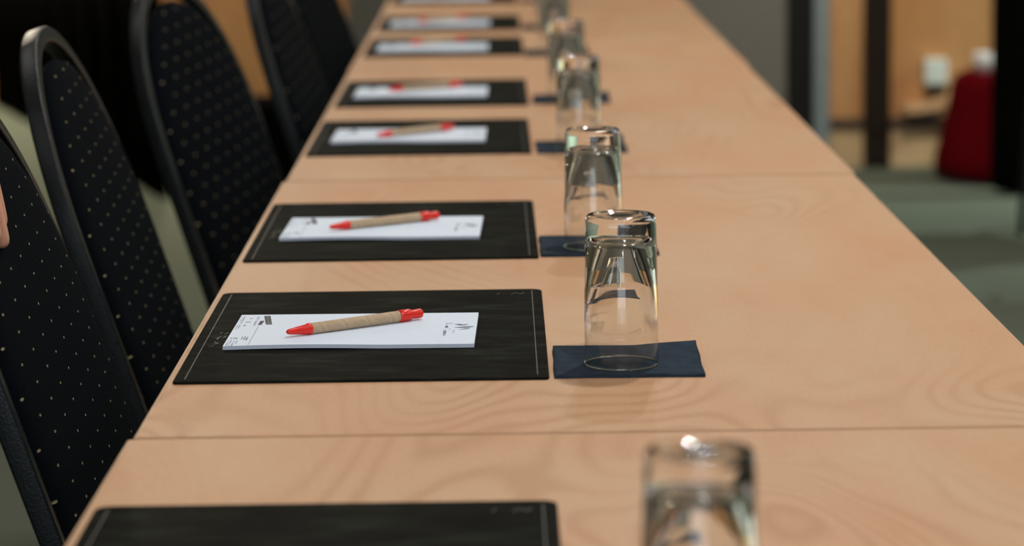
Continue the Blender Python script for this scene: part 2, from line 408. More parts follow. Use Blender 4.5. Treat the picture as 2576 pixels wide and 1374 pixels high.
# --- desk mat: A3, long side along the table; origin at near-left corner
MW, MD, MT = .297, .418, .0024
def make_desk_mat():
    t = empty('desk_mat', '', 'desk mat')
    bm = bmesh.new(); bm_round_rect(bm, 0, MW, 0, MD, 0, MT, (.004, .010), edge=.0005)
    from_bm('mat_sheet', bm, M['leather'], t)
    for xa in (.0085, MW - .0095):
        bm = bmesh.new(); bm_box(bm, xa, xa + .0007, .010, MD - .010, MT - .0002, MT + .00015)
        from_bm('embossed_line', bm, M['emboss'], t)
    bm = bmesh.new(); z = MT + .00012; g = random.Random(2)
    # rubbed, unreadable stamp near the left edge
    for (a, b_) in (((.013, .148), (.018, .152)), ((.016, .158), (.021, .165)), ((.0205, .163), (.0165, .170)), ((.0175, .182), (.0205, .196)), ((.022, .186), (.0235, .198)), ((.0155, .186), (.0185, .180)), ((.0215, .205), (.0245, .213)), ((.0175, .208), (.0195, .214))):
        mid = ((a[0] + b_[0]) / 2 + g.uniform(-.001, .001), (a[1] + b_[1]) / 2)
        smooth_stroke(bm, [a, mid, b_], [.0004, .0014, .0004], z)
    from_bm('embossed_mark', bm, M['emboss'], t); bm = bmesh.new()
    for (a, b_) in (((.268, .388), (.273, .397)), ((.273, .397), (.277, .389)), ((.277, .389), (.281, .398)), ((.255, .389), (.258, .396))):
        smooth_stroke(bm, [a, ((a[0] + b_[0]) / 2, (a[1] + b_[1]) / 2), b_], [.0004, .0012, .0004], z)
    from_bm('embossed_mark', bm, M['emboss'], t)
    return t

# --- A5 note pad, origin at near-left corner; diner sits at -x, head of the page at +x
PW, PD, PT = .2095, .1485, .0032
def make_pad():
    t = empty('note_pad', '', 'note pad')
    bm = bmesh.new()
    nx, ny = 24, 4
    def zc(x): return .0009 * math.sin(PI * min(1, max(0, x / (PW * .62)))) * (1 if x < PW * .62 else 0)
    V = {}
    for i in range(nx + 1):
        for j in range(ny + 1):
            x, y = PW * i / nx, PD * j / ny
            e = zc(x) * (1 - j / ny)
            V[i, j, 1] = bm.verts.new((x, y, PT + e)); V[i, j, 0] = bm.verts.new((x, y, e))
    for i in range(nx):
        for j in range(ny):
            bm.faces.new((V[i, j, 1], V[i + 1, j, 1], V[i + 1, j + 1, 1], V[i, j + 1, 1]))
            bm.faces.new((V[i, j, 0], V[i, j + 1, 0], V[i + 1, j + 1, 0], V[i + 1, j, 0]))
        for j, s_ in ((0, 1), (ny, -1)):
            f = bm.faces.new((V[i, j, 0], V[i + 1, j, 0], V[i + 1, j, 1], V[i, j, 1])); f.material_index = 1
    for j in range(ny):
        for i in (0, nx):
            f = bm.faces.new((V[i, j, 0], V[i, j + 1, 0], V[i, j + 1, 1], V[i, j, 1])); f.material_index = 1
    from_bm('paper_block', bm, [M['paper'], M['paper_edge']], t)
    # printing: 0 grey ink, 1 pale ink, 2 dark ink, 3 dark red ink
    bm = bmesh.new(); z = PT + .0011; g = random.Random(7)
    def zz(x, y): return PT + zc(x) * (1 - y / PD) + .00012
    def glyphs(x0, x1, ya, yb, n, mi, fill=.62):
        """small unreadable lettering read along -y, glyph height along x"""
        st = (yb - ya) / n
        for k in range(n):
            if g.random() < .12: continue
            y = ya + st * k; h = (x1 - x0) * g.uniform(.65, 1)
            bar(bm, x0, x0 + h, y, y + abs(st) * fill * g.uniform(.4, 1), zz(x0, y), mi)
    # head of the page on the right: sprig emblem and two words
    e = [((.1895, .0965), (.1950, .1005), (.1985, .1040)), ((.1868, .0880), (.1960, .0905), (.2030, .0940)), ((.1890, .0860), (.1970, .0880), (.2040, .0905)), ((.1910, .0780), (.1970, .0815), (.2010, .0860))]
    for p3, wd in zip(e, (.0034, .0030, .0016, .0030)):
        smooth_stroke(bm, list(p3), [.0006, wd, .0008], zz(.19, .09), 0)
    smooth_stroke(bm, [(.1865, .1035), (.1905, .1030), (.1945, .1010)], [.0006, .0040, .0006], zz(.19, .1), 2)
    glyphs(.1862, .1885, .0660, .0780, 5, 0)
    glyphs(.1790, .1820, .0830, .1100, 8, 0, .75); glyphs(.1782, .1812, .0520, .0770, 8, 0, .75)
    bar(bm, .1820, .1842, .0800, .0812, zz(.18, .08), 0); bar(bm, .1820, .1850, .1080, .1095, zz(.18, .1), 0)
    for v in bm.verts: v.co.x += .0035; v.co.y -= .0125
    from_bm('printed_heading', bm, [M['ink'], M['ink_light'], M['ink_dark']], t); bm = bmesh.new()
    # foot of the page on the left: rule, small print, dark blocks
    bar(bm, .0330, .0336, .0050, .0930, zz(.033, .05), 1)
    bar(bm, .0268, .0274, .0960, .1410, zz(.027, .1), 1)
    glyphs(.0246, .0262, .0960, .1400, 16, 1)
    glyphs(.0025, .0040, .0790, .1400, 24, 1); glyphs(.0055, .0072, .0830, .1430, 24, 0, .5)
    glyphs(.0118, .0155, .0960, .1010, 2, 0); glyphs(.0120, .0205, .1140, .1165, 1, 0); glyphs(.0150, .0185, .1310, .1345, 1, 0); glyphs(.0090, .0235, .1146, .1156, 1, 1)
    for xa, ya, yb in ((.0032, .004, .030), (.0062, .004, .031), (.0105, .004, .029), (.0145, .013, .031)): glyphs(xa, xa + .0020, ya, yb, 8, 1)
    for xa, ya, yb in ((.0040, .0365, .0400), (.0080, .0365, .0400), (.0110, .0355, .0405)): bar(bm, xa, xa + .0026, ya, yb, zz(xa, ya), 1)
    for xa, ya, yb, mi in ((.0190, .0300, .0450, 1), (.0225, .0300, .0450, 1), (.0262, .0230, .0450, 0)): glyphs(xa, xa + .0024, ya, yb, 5, mi, .8)
    # two slanting dark blocks
    quad(bm, [(.0310, .1000), (.0360, .1000), (.0372, .1190), (.0318, .1190)], zz(.034, .1), 3)
    for k, mi in ((0, 2), (1, 0), (2, 2)):
        xa = .0398 + .0030 * k
        quad(bm, [(xa + .0022, .1010), (xa + .0050, .1010), (xa - .0040, .1440), (xa - .0068, .1440)], zz(.04, .12) + .00003 * k, mi)
    for v in bm.verts:
        v.co.x *= .625; v.co.y -= .003
    from_bm('printed_small_print', bm, [M['ink'], M['ink_light'], M['ink_dark'], M['ink_red']], t)
    return t

# --- ball pen lying along +x, tip at the origin
PL, PR = .139, .0048
def make_pen():
    t = empty('ballpoint_pen', '', 'pen')
    bm = bmesh.new(); bm_lathe(bm, [(PR * .97, .0235), (PR, .0239), (PR, .1140), (PR * .97, .1144)], 32, 'X', origin=(0, 0, PR)); from_bm('barrel', bm, M['kraft'], t, True)
    bm = bmesh.new(); bm_lathe(bm, [(.0006, -.0008), (.0009, 0), (.0016, .0003), (.0021, .0012), (.0026, .004), (.0044, .0195), (.0050, .0208), (.0051, .0232), (.0046, .0236)], 32, 'X', origin=(0, 0, PR)); from_bm('tip', bm, M['red_plastic'], t, True)
    bm = bmesh.new(); bm_lathe(bm, [(.0046, .1144), (.0052, .1147), (.0052, .1262), (.0048, .1268)], 32, 'X', origin=(0, 0, PR))
    c = from_bm('collar', bm, M['red_plastic'], t, True)
    bm = bmesh.new(); bm_lathe(bm, [(.0036, .1268), (.0038, .1272), (.0042, .1365), (.0040, .1382), (.0031, .1390)], 32, 'X', origin=(0, 0, PR)); from_bm('push_button', bm, M['red_plastic'], t, True)
    return t

# --- folded cocktail napkin, origin at near-left corner
def make_napkin(seed, label, lift=.012, sag=.35):
    g = random.Random(seed); bm = bmesh.new(); n = 26; S, D = .119, .125
    ph = [g.uniform(0, 6) for _ in range(6)]
    V = {}
    for i in range(n + 1):
        for j in range(n + 1):
            u, v = i / n, j / n
            x, y = S * u, D * v
            z = .0004 * math.sin(9 * u + ph[0]) * v + .0004 * math.sin(7 * v + ph[1])
            z += lift * max(0, (u - .45) / .55) ** 1.6 * max(0, (v - .25) / .75) ** 2.0      # raised far corner
            z += lift * .15 * max(0, 1 - u * 3) ** 1.5 * max(0, v - .3) ** 1.5
            cr = abs(v - .42 - .03 * math.sin(5 * u + ph[2])); z += -.0005 * math.exp(-(cr / .03) ** 2)
            z = max(z, 0)
            near = max(0, 1 - v * 9)
            th = .0026 + .0005 * math.sin(16 * u + ph[3]) * near
            x += .0003 * math.sin(11 * v + ph[4]); y += .0005 * math.sin(13 * u + ph[5]) * (1 if j in (0, n) else .3)
            V[i, j, 0] = bm.verts.new((x, y, z)); V[i, j, 1] = bm.verts.new((x, y, z + th))
    for i in range(n):
        for j in range(n):
            bm.faces.new((V[i, j, 1], V[i + 1, j, 1], V[i + 1, j + 1, 1], V[i, j + 1, 1]))
            bm.faces.new((V[i, j, 0], V[i, j + 1, 0], V[i + 1, j + 1, 0], V[i + 1, j, 0]))
        for j in (0, n): bm.faces.new((V[i, j, 0], V[i + 1, j, 0], V[i + 1, j, 1], V[i, j, 1]))
    for j in range(n):
        for i in (0, n): bm.faces.new((V[i, j, 0], V[i, j + 1, 0], V[i, j + 1, 1], V[i, j, 1]))
    o = from_bm('paper_napkin', bm, M['napkin'], None, True)
    for p in o.data.polygons:
        if abs(p.normal.z) < .4: p.use_smooth = False
    return tag(o, label, 'napkin', 'navy napkins under the upturned glasses')

# --- straight tumbler standing upside down (origin on the rim plane)
GH = .1215
def make_glass():
    H = GH
    prof = [(.0293, .0004), (.0296, 0.0), (.0299, .0004), (.0300, .0015), (.0295, .040), (.0289, .080), (.0284, H - .010), (.0283, H - .0045), (.0278, H - .0022), (.0266, H - .0006), (.0250, H),
            (.0222, H - .0001), (.0205, H - .0009), (.0170, H - .0019), (.0110, H - .0026), (.0050, H - .0029), (0, H - .0030)]
    inner = [(0, H - .0165), (.0060, H - .0166), (.0120, H - .0172), (.0160, H - .0184), (.0186, H - .0208), (.0203, H - .0250), (.0222, H - .0330), (.0242, H - .0430), (.0262, H - .0560), (.0275, H - .0700), (.0285, .036), (.0290, .012), (.02915, .0015), (.0293, .0004)]
    full = prof + inner; dense = [full[0]]
    for (r0, z0), (r1, z1) in zip(full, full[1:]):
        L_ = math.hypot(r1 - r0, z1 - z0)
        if L_ > .0045:
            e = .0012 / L_
            for q in (e, .33, .66, 1 - e): dense.append((r0 + (r1 - r0) * q, z0 + (z1 - z0) * q))
        dense.append((r1, z1))
    bm = bmesh.new(); bm_lathe(bm, dense, 96, cap0=False, cap1=False)
    bmesh.ops.remove_doubles(bm, verts=bm.verts[:], dist=1e-6)
    o = from_bm('tumbler', bm, M['glass'], None, True)
    return o

DM = make_desk_mat(); PAD = make_pad(); PEN = make_pen(); GL = make_glass()
ordn = ['nearest', 'second', 'third', 'fourth', 'fifth', 'sixth', 'seventh', 'eighth']
# mat corner x, front y, rotation; pad corner offset; pen tip and rear end (world); napkin corner; glass centre
SET = [
 dict(m=(-.262, 1.348, 0), pad=(.024, .145), pen=None, nap=(.041, 1.306), gl=(.0995, 1.374)),
 dict(m=(-.2593, 2.168, -.0008), pad=(0.0273, 0.1310), pen=((-0.1806, 2.3309), (-0.0695, 2.4141)), nap=(.0415, 2.172), gl=(.0965, 2.214)),
 dict(m=(-.2585, 2.778, .002), pad=(0.0273, 0.1270), pen=((-0.1803, 2.9436), (-0.0696, 3.0227)), nap=(.0405, 2.788), gl=(.0950, 2.832)),
 dict(m=(-.255, 3.660, .001), pad=(0.0260, 0.1240), pen=((-0.1671, 3.8094), (-0.0634, 3.9056)), nap=(.0500, 3.658), gl=(.1055, 3.702)),
 dict(m=(-.252, 4.282, .001), pad=(0.0235, 0.1140), pen=((-0.1753, 4.4561), (-0.0644, 4.5340)), nap=(.0515, 4.300), gl=(.1050, 4.350)),
 dict(m=(-.251, 5.190, .0), pad=(0.0215, 0.0800), pen=((-0.1695, 5.3771), (-0.0668, 5.4665)), nap=(.0490, 5.165), gl=(.1035, 5.225)),
 dict(m=(-.252, 5.810, .0), pad=(0.0235, 0.0850), pen=((-0.1716, 5.9700), (-0.0719, 6.0620)), nap=(.0490, 5.800), gl=(.1050, 5.860)),
 dict(m=(-.254, 6.660, .0), pad=(0.0235, 0.0850), pen=((-0.1680, 6.8300), (-0.0660, 6.9250)), nap=(.0490, 6.665), gl=(.1050, 6.725)),
]
MATL = ['bare black desk mat cut off by the bottom edge, nearest the camera',
 'black desk mat in sharp focus under the readable note pad',
 'black desk mat second in focus, just before the farther table seam',
 'black desk mat directly beyond the farther table seam',
 'black desk mat second beyond the farther table seam',
 'blurred black desk mat third beyond the farther table seam',
 'blurred black desk mat second from the top edge of photo',
 'blurred black desk mat at the top edge of photo']
PADL = [None, 'white note pad in sharp focus with small print and dark blocks',
 'white note pad on the second mat before the farther seam, print slightly blurred',
 'white note pad on the first mat beyond the farther table seam',
 'white note pad on the second mat beyond the farther table seam',
 'small blurred white note pad on the third mat beyond the farther seam',
 'small blurred white note pad second from the top edge of photo',
 'pale note pad sliced by the top edge of the photo']
PENL = [None, 'kraft and red pen in sharp focus on the nearest note pad',
 'kraft and red pen on the second note pad before the farther seam',
 'kraft pen with red ends on the first pad beyond the farther seam',
 'kraft pen with red ends on the second pad beyond the farther seam',
 'strongly blurred kraft pen on the third pad beyond the farther seam',
 'strongly blurred kraft pen on the pad second from the top edge',
 'kraft pen on the pad sliced by the top edge of photo']
NAPL = ['navy napkin under the large out-of-focus glass at the bottom edge', 'navy napkin in sharp focus with a lifted far corner, under the sharp glass',
 'navy napkin partly hidden behind the sharp glass', 'navy napkin beside the first mat beyond the farther seam',
 'navy napkin beside the second mat beyond the farther seam', 'dim navy napkin beside the third mat beyond the farther seam',
 'dim navy napkin beside the mat second from the top edge', 'navy napkin beside the mat at the top edge']
GLL = ['large out-of-focus upturned glass at the bottom edge of the photo', 'upturned clear glass in sharp focus on the sharp navy napkin',
 'upturned clear glass directly behind the sharpest glass', 'upturned glass third from the sharp one counting away, bokeh rings at its top right',
 'blurred upturned glass on the napkin by the second mat beyond the farther seam', 'blurred upturned glass on the napkin by the third mat beyond the farther seam',
 'blurred upturned glass beside the mat second from the top edge', 'blurred upturned glass farthest away, beside the mat at the top edge']
GLL[3] = 'blurred upturned glass on the napkin by the first mat beyond the farther seam'
used = set()
def inst(proto, key, label, group, loc, rz):
    o = copy_tree(proto) if key in used else proto
    used.add(key)
    o.location = loc; o.rotation_euler = (0, 0, rz); o['label'] = label; o['group'] = group
    return o
for i, s_ in enumerate(SET):
    mx_, my_, mr_ = s_['m']
    inst(DM, 'm', MATL[i], 'black desk mats along the table row', (mx_, my_, TZ), mr_)
    if PADL[i]:
        inst(PAD, 'p', PADL[i], 'white note pads on the desk mats', (mx_ + s_['pad'][0], my_ + s_['pad'][1], TZ + MT + .0002), mr_ + (0, -.018, -.024, -.010, -.006, .004, -.003, .002)[i])
    if s_['pen']:
        (ax, ay), (bx, by) = s_['pen']
        inst(PEN, 'n', PENL[i], 'kraft pens with red ends', (ax, ay, TZ + MT + PT + .0008), math.atan2(by - ay, bx - ax))
    nx_, ny_ = s_['nap']
    nk = make_napkin(20 + i, NAPL[i], lift=(.004, .0042, .004, .008, .005, .006, .005, .006)[i])
    nk.location = (nx_, ny_, TZ + .0001); nk.rotation_euler = (0, 0, (0, -.012, 0, .02, -.02, .01, 0, 0)[i])
    gx, gy = s_['gl']
    g_ = inst(GL, 'g', GLL[i], 'upturned glasses on navy napkins', (gx, gy, TZ + .0032), random.uniform(0, 6))
    g_['category'] = 'glass'

# ------------------------------------------------------------------ chairs
# back plane in chair coordinates: chair faces +x, centre line y = 0
SL = math.radians(18.2)
UPD = Vector((-math.sin(SL), 0, math.cos(SL))); NRM = Vector((math.cos(SL), 0, math.sin(SL)))
BASE = Vector((-.3305, 0, .50))
def bp_(u, v, w): return BASE + Vector((0, u, 0)) + UPD * v + NRM * w
VTOP = .486
def arch(t, hw, v0, v1, n=2.08):
    """right half outline from shoulder (t=0) to crown (t=1)"""
    a = t * PI / 2
    return hw * math.cos(a) ** (2 / n), v0 + (v1 - v0) * math.sin(a) ** (2 / n)

def make_chair():
    t = empty('banquet_chair', '', 'chair')
    # rim: inverted U swept with a rounded rectangular section
    path = [(-.212, v) for v in [-.10 + .034 * k for k in range(10)]]
    half = [arch(k / 26, .212, .25, VTOP - .009) for k in range(27)]
    path += [(-u, v) for u, v in half] + [(u, v) for u, v in half[::-1][1:]]
    path += [(.212, v) for v in [-.10 + .034 * k for k in range(10)][::-1]]
    sec = []
    hw, hd, r = .0068, .0095, .0028
    for cx_, cy_, a0 in ((hw - r, hd - r, 0), (-hw + r, hd - r, PI / 2), (-hw + r, -hd + r, PI), (hw - r, -hd + r, 1.5 * PI)):
        for k in range(5):
            a = a0 + PI / 2 * k / 4; sec.append((cx_ + r * math.cos(a), cy_ + r * math.sin(a)))
    bm = bmesh.new(); rings = []
    for i, (u, v) in enumerate(path):
        a = path[max(0, i - 1)]; c = path[min(len(path) - 1, i + 1)]
        d = Vector((c[0] - a[0], c[1] - a[1])); d.normalize(); n_ = Vector((-d.y, d.x))
        wide = 1.0 + .35 * max(0, (v - .36) / .12) ** 1.5            # rim broadens at the crown
        rings.append([bm.verts.new(bp_(u + n_.x * s[0] * wide, v + n_.y * s[0] * wide, s[1])) for s in sec])
    for A, B in zip(rings, rings[1:]):
        for k in range(len(sec)): bm.faces.new((A[k], A[(k + 1) % len(sec)], B[(k + 1) % len(sec)], B[k]))
    bm.faces.new(rings[0]); bm.faces.new(rings[-1])
    from_bm('back_frame', bm, M['steel_black'], t, True)
    # upholstered pad: rounded outline, domed front, open slot under the crown
    outl = []
    top = [arch(k / 22, .2045, .23, VTOP - .036, 2.05) for k in range(23)]
    bot = [arch(k / 22, .2045, .12, -.065, 2.2) for k in range(23)]
    outl = [(u, v) for u, v in top] + [(-u, v) for u, v in top[::-1][1:]] + [(-u, v) for u, v in bot] + [(u, v) for u, v in bot[::-1][1:]]
    cv = .16
    bm = bmesh.new(); uvl = bm.loops.layers.uv.new('UVMap')
    levels = [(0, .0215), (.25, .0213), (.5, .0208), (.72, .0195), (.86, .0178), (.94, .0155), (.985, .0115), (1.0, 0.004), (.985, -.005), (.94, -.008), (.6, -.0095), (0, -.0095)]
    rings = []; uvs = {}
    for sc_, w_ in levels:
        if sc_ == 0:
            v_ = bm.verts.new(bp_(0, cv, w_)); uvs[v_] = (0, cv); rings.append([v_]); continue
        ring = []
        for u, v in outl:
            uu, vv = u * sc_, cv + (v - cv) * sc_
            v_ = bm.verts.new(bp_(uu, vv, w_)); uvs[v_] = (uu, vv); ring.append(v_)
        rings.append(ring)
    n = len(outl)
    for A, B in zip(rings, rings[1:]):
        for k in range(n):
            k2 = (k + 1) % n
            if len(A) == 1: bm.faces.new((A[0], B[k], B[k2]))
            elif len(B) == 1: bm.faces.new((A[k2], A[k], B[0]))
            else: bm.faces.new((A[k], B[k], B[k2], A[k2]))
    for f in bm.faces:
        for l in f.loops: l[uvl].uv = uvs[l.vert]
    from_bm('backrest', bm, M['fabric'], t, True)
    # seat cushion
    bm = bmesh.new(); uvl = bm.loops.layers.uv.new('UVMap')
    def seat_ring(s_, z):
        out = []
        for k in range(48):
            a = 2 * PI * k / 48; c, s2 = math.cos(a), math.sin(a)
            x = -.085 + .225 * s_ * math.copysign(abs(c) ** .45, c); y = .222 * s_ * math.copysign(abs(s2) ** .45, s2)
            out.append(bm.verts.new((x, y, z)))
        return out
    rs = [seat_ring(s_, z) for s_, z in ((.05, .478), (.6, .476), (.9, .468), (.98, .458), (1.0, .445), (.985, .425), (.95, .418), (.05, .418))]
    for A, B in zip(rs, rs[1:]):
        for k in range(48): bm.faces.new((A[k], A[(k + 1) % 48], B[(k + 1) % 48], B[k]))
    bm.faces.new(rs[0]); bm.faces.new(rs[-1])
    for f in bm.faces:
        for l in f.loops: l[uvl].uv = (l.vert.co.y, l.vert.co.x)
    from_bm('seat', bm, M['fabric'], t, True)
    for s_ in (-1, 1):
        b0 = bp_(.212 * s_, -.085, 0)
        bm = bmesh.new(); bm_tube(bm, [b0, b0 + Vector((.012, 0, -.05)), (-.275, .212 * s_, .36), (-.305, .214 * s_, .20), (-.355, .216 * s_, .012), (-.356, .216 * s_, .0)], .0115); from_bm('leg', bm, M['steel_black'], t, True)
        bm = bmesh.new(); bm_tube(bm, [(-.262, .214 * s_, .408), (.06, .212 * s_, .408), (.098, .212 * s_, .395), (.112, .212 * s_, .36), (.135, .214 * s_, .012), (.136, .214 * s_, .0)], .0115); from_bm('leg', bm, M['steel_black'], t, True)
    bm = bmesh.new(); bm_tube(bm, [(.118, -.212, .27), (.118, .212, .27)], .009); from_bm('stretcher', bm, M['steel_black'], t, True)
    bm = bmesh.new(); bm_tube(bm, [(-.292, -.213, .25), (-.292, .213, .25)], .009); from_bm('stretcher', bm, M['steel_black'], t, True)
    return t
CH = make_chair()
GR = 'dark banquet chairs along the left of the table'
CHAIRS = [
 (.010, 2.378, 0, 'dark gold-flecked banquet chair nearest the camera, flecks in sharp focus', GR),
 (-.008, 2.985, 0, 'dark banquet chair with a bright worn rim, fully seen second from the camera', GR),
 (-.004, 3.84, -12, 'dark banquet chair third from the camera, its crown cut by the top edge', GR),
 (.092, 4.455, -4, 'blurred dark banquet chair right of the tan wall strip', GR),
 (.080, 5.310, -8, 'black blurred banquet chair farthest along the left of the table', GR),
 (1.705, 7.75, 122, 'dark chair at the right edge of photo, only its foot showing on the carpet', 'dark chairs off the right edge'),
 (1.66, 6.74, 178, 'dark chair beyond the right edge that shades the carpet beside the table', 'dark chairs off the right edge'),
]
for x, y, rz, lb, gp in CHAIRS:
    inst(CH, 'c', lb, gp, (x, y, 0), math.radians(rz))

# ------------------------------------------------------------------ far things
# black pleated curtain in the left bay
def drape(name, pts, z0, z1, amp, n, m, parent, closed=False):
    """pleated cloth wall through plan points"""
    bm = bmesh.new(); P = [Vector((a, b_, 0)) for a, b_ in pts]
    seq = []
    for i in range(len(P) - 1):
        d = P[i + 1] - P[i]; nn = Vector((-d.y, d.x, 0)).normalized(); k_ = max(6, int(d.length * n))
        for k in range(k_): seq.append((P[i] + d * k / k_, nn, i + k / k_))
    seq.append((P[-1], nn, len(P)))
    rows = []
    for zi in range(5):
        f = zi / 4; z = z0 + (z1 - z0) * f
        rows.append([[bm.verts.new(p + nn * (amp * (1.15 - .5 * f) * math.sin(k * 1.9) + s_ * .004) + Vector((0, 0, z))) for k, (p, nn, _) in enumerate(seq)] for s_ in (-1, 1)])
    for a, b_ in zip(rows, rows[1:]):
        for s_ in (0, 1):
            for k in range(len(seq) - 1): bm.faces.new((a[s_][k], a[s_][k + 1], b_[s_][k + 1], b_[s_][k]))
    for r_ in (rows[0], rows[-1]):
        for k in range(len(seq) - 1): bm.faces.new((r_[0][k], r_[0][k + 1], r_[1][k + 1], r_[1][k]))
    for k in (0, len(seq) - 1):
        for a, b_ in zip(rows, rows[1:]): bm.faces.new((a[0][k], b_[0][k], b_[1][k], a[1][k]))
    return from_bm(name, bm, m, parent, True)
t = empty('black_curtain', 'tall black curtain reaching the carpet behind the second and third chairs', 'curtain')
drape('curtain_cloth', [(-1.052, 8.76), (-2.12, 11.84)], .006, 2.60, .022, 26, M['black_cloth'], t)
bm = bmesh.new(); bm_tube(bm, [(-1.04, 8.73, 2.63), (-2.125, 11.86, 2.63)], .018); from_bm('curtain_rail', bm, M['steel_black'], t, True)

o = box('stage_riser', -1.08, -.51, 9.10, 9.42, .0, .262, M['black_cloth'], bev=.01)
tag(o, 'low black riser on the carpet, between third and fourth chair', 'riser')

# right side
t = empty('round_pouf', 'dark red round pouf standing by the panelled wall at right', 'pouf', (1.675, 9.02, 0))
bm = bmesh.new(); bm_lathe(bm, [(.262, .018), (.272, .03), (.266, .08), (.246, .16), (.228, .24), (.219, .30), (.206, .332), (.17, .347), (.08, .352), (0, .353)], 48); from_bm('cushion', bm, M['red_cloth'], t, True)
bm = bmesh.new(); bm_lathe(bm, [(.245, 0), (.250, .003), (.250, .0175)], 48); from_bm('base', bm, M['dark_plastic'], t, True)
bm = bmesh.new(); bm_lathe(bm, [(.018, 0), (.024, .002), (.034, .03), (.037, .062), (.0355, .0625), (.032, .031), (.021, .006), (0, .005)], 32, cap0=True)
o = from_bm('cup', bm, M['porcelain'], None, True); o.location = (1.551, 8.96, .3475); tag(o, 'small white cup standing on the dark red pouf', 'cup')
t = empty('wall_box', 'pale wall-mounted box with a dark underside, left of the red pouf', 'wall box', (1.452, 9.36, .305))
box('housing', -.037, .037, -.055, 0, -.028, .055, M['white_plastic'], t, .006)
box('socket_cover', -.034, .034, -.045, 0, -.060, -.0285, M['dark_plastic'], t, .004)
t = empty('wooden_ledge', 'small tan wooden ledge on the wall below the pale box', 'ledge', (1.43, 9.36, .195))
bm = bmesh.new(); n = 14; up = []; lo = []
for k in range(n + 1):      # curved front lip rising to the right
    u = k / n; x = -.085 + .165 * u; z = .030 * u ** 2.2
    for lst, dz in ((up, .016), (lo, -.010)): lst.append([bm.verts.new((x, y, z + dz)) for y in (-.085, 0)])
for k in range(n):
    bm.faces.new((up[k][0], up[k + 1][0], up[k + 1][1], up[k][1])); bm.faces.new((lo[k][0], lo[k][1], lo[k + 1][1], lo[k + 1][0]))
    bm.faces.new((lo[k][0], lo[k + 1][0], up[k + 1][0], up[k][0])); bm.faces.new((lo[k][1], up[k][1], up[k + 1][1], lo[k + 1][1]))
for k in (0, n): bm.faces.new((lo[k][0], up[k][0], up[k][1], lo[k][1]))
from_bm('shelf_board', bm, M['lit_ledge_wood'], t)
box('ledge_underside', -.06, .03, -.045, 0, -.040, -.0105, M['dark_brown'], t, .004)  # dark block added below the ledge board
# black cloth hanging to the carpet
bm = bmesh.new(); rows = []
for k, z in enumerate((.012, .018, .028, .042, .060, .082, .11, .16, .25, .4, .6, .9, 1.3, 1.8, 2.3)):
    tt = min(1, z / .10)
    w_ = .022 + .112 * tt ** .6; cxx = 1.583 + .072 * tt
    ring = []
    for a in range(40):
        th = 2 * PI * a / 40; rr_ = 1 + .10 * math.sin(8 * th + k * .1)
        ring.append(bm.verts.new((cxx + w_ * rr_ * math.cos(th), 8.60 + w_ * .42 * rr_ * math.sin(th), z)))
    rows.append(ring)
for A, B in zip(rows, rows[1:]):
    for a in range(40): bm.faces.new((A[a], A[(a + 1) % 40], B[(a + 1) % 40], B[a]))
bm.faces.new(rows[0][::-1]); bm.faces.new(rows[-1])
t = empty('draped_stand', 'tall stand draped in black cloth gathered near the carpet, at the right edge', 'draped stand')  # stand assumed under the black drape
from_bm('drape', bm, M['black_cloth'], t, True)
bm = bmesh.new(); bm_lathe(bm, [(.020, 0), (.020, .0115), (.012, .0118)], 24, origin=(1.583, 8.60, 0)); from_bm('foot', bm, M['steel_black'], t, True)

# ------------------------------------------------------------------ person behind the nearest chair, hand over its back
def skin_chain(name, nodes, edges, m, parent=None, levels=2, root=0):
    me = bpy.data.meshes.new(name); me.from_pydata([n[0] for n in nodes], edges, []); me.update()
    o = link(name, me, m, parent)
    md = o.modifiers.new('Skin', 'SKIN'); md.use_smooth_shade = True
    sv = me.skin_vertices[0].data
    for k, n_ in enumerate(nodes):
        r_ = n_[1]; sv[k].radius = r_ if isinstance(r_, tuple) else (r_, r_)
    sv[root].use_root = True
    ss = o.modifiers.new('Sub', 'SUBSURF'); ss.levels = levels; ss.render_levels = levels
    return o

P = empty('person', 'person behind the nearest chair, only fingertips showing over its backrest', 'person', (-.93, 2.12, 0))
OFF = Vector((-.93, 2.12, 0))
def L3(x, y, z): return tuple(Vector((x, y, z)) - OFF)
# body skeleton (continuous): pelvis root, legs, spine, neck, head, arms
nodes = [(L3(-.93, 2.12, .95), (.105, .075)), (L3(-.925, 2.12, 1.12), (.095, .07)), (L3(-.90, 2.12, 1.30), (.105, .072)), (L3(-.885, 2.12, 1.42), (.075, .060)),
         (L3(-.872, 2.12, 1.50), (.050, .052)), (L3(-.846, 2.12, 1.568), (.060, .074)), (L3(-.848, 2.12, 1.635), (.084, .104)), (L3(-.856, 2.12, 1.705), (.080, .100)),
         (L3(-.93, 2.20, .86), .060), (L3(-.93, 2.22, .50), .042), (L3(-.95, 2.22, .10), .034), (L3(-.86, 2.225, .06), .028),
         (L3(-.93, 2.04, .86), .060), (L3(-.93, 2.02, .50), .042), (L3(-.95, 2.02, .10), .034), (L3(-.86, 2.015, .06), .028),
         (L3(-.885, 2.270, 1.40), .045), (L3(-.80, 2.335, 1.17), .036), (L3(-.575, 2.300, 1.045), .027),
         (L3(-.895, 1.970, 1.40), .045), (L3(-.92, 1.90, 1.13), .036), (L3(-.86, 1.91, .90), .026), (L3(-.845, 1.912, .83), (.016, .036))]
edges = [(0, 1), (1, 2), (2, 3), (3, 4), (4, 5), (5, 6), (6, 7), (0, 8), (8, 9), (9, 10), (10, 11), (0, 12), (12, 13), (13, 14), (14, 15), (3, 16), (16, 17), (17, 18), (3, 19), (19, 20), (20, 21), (21, 22)]
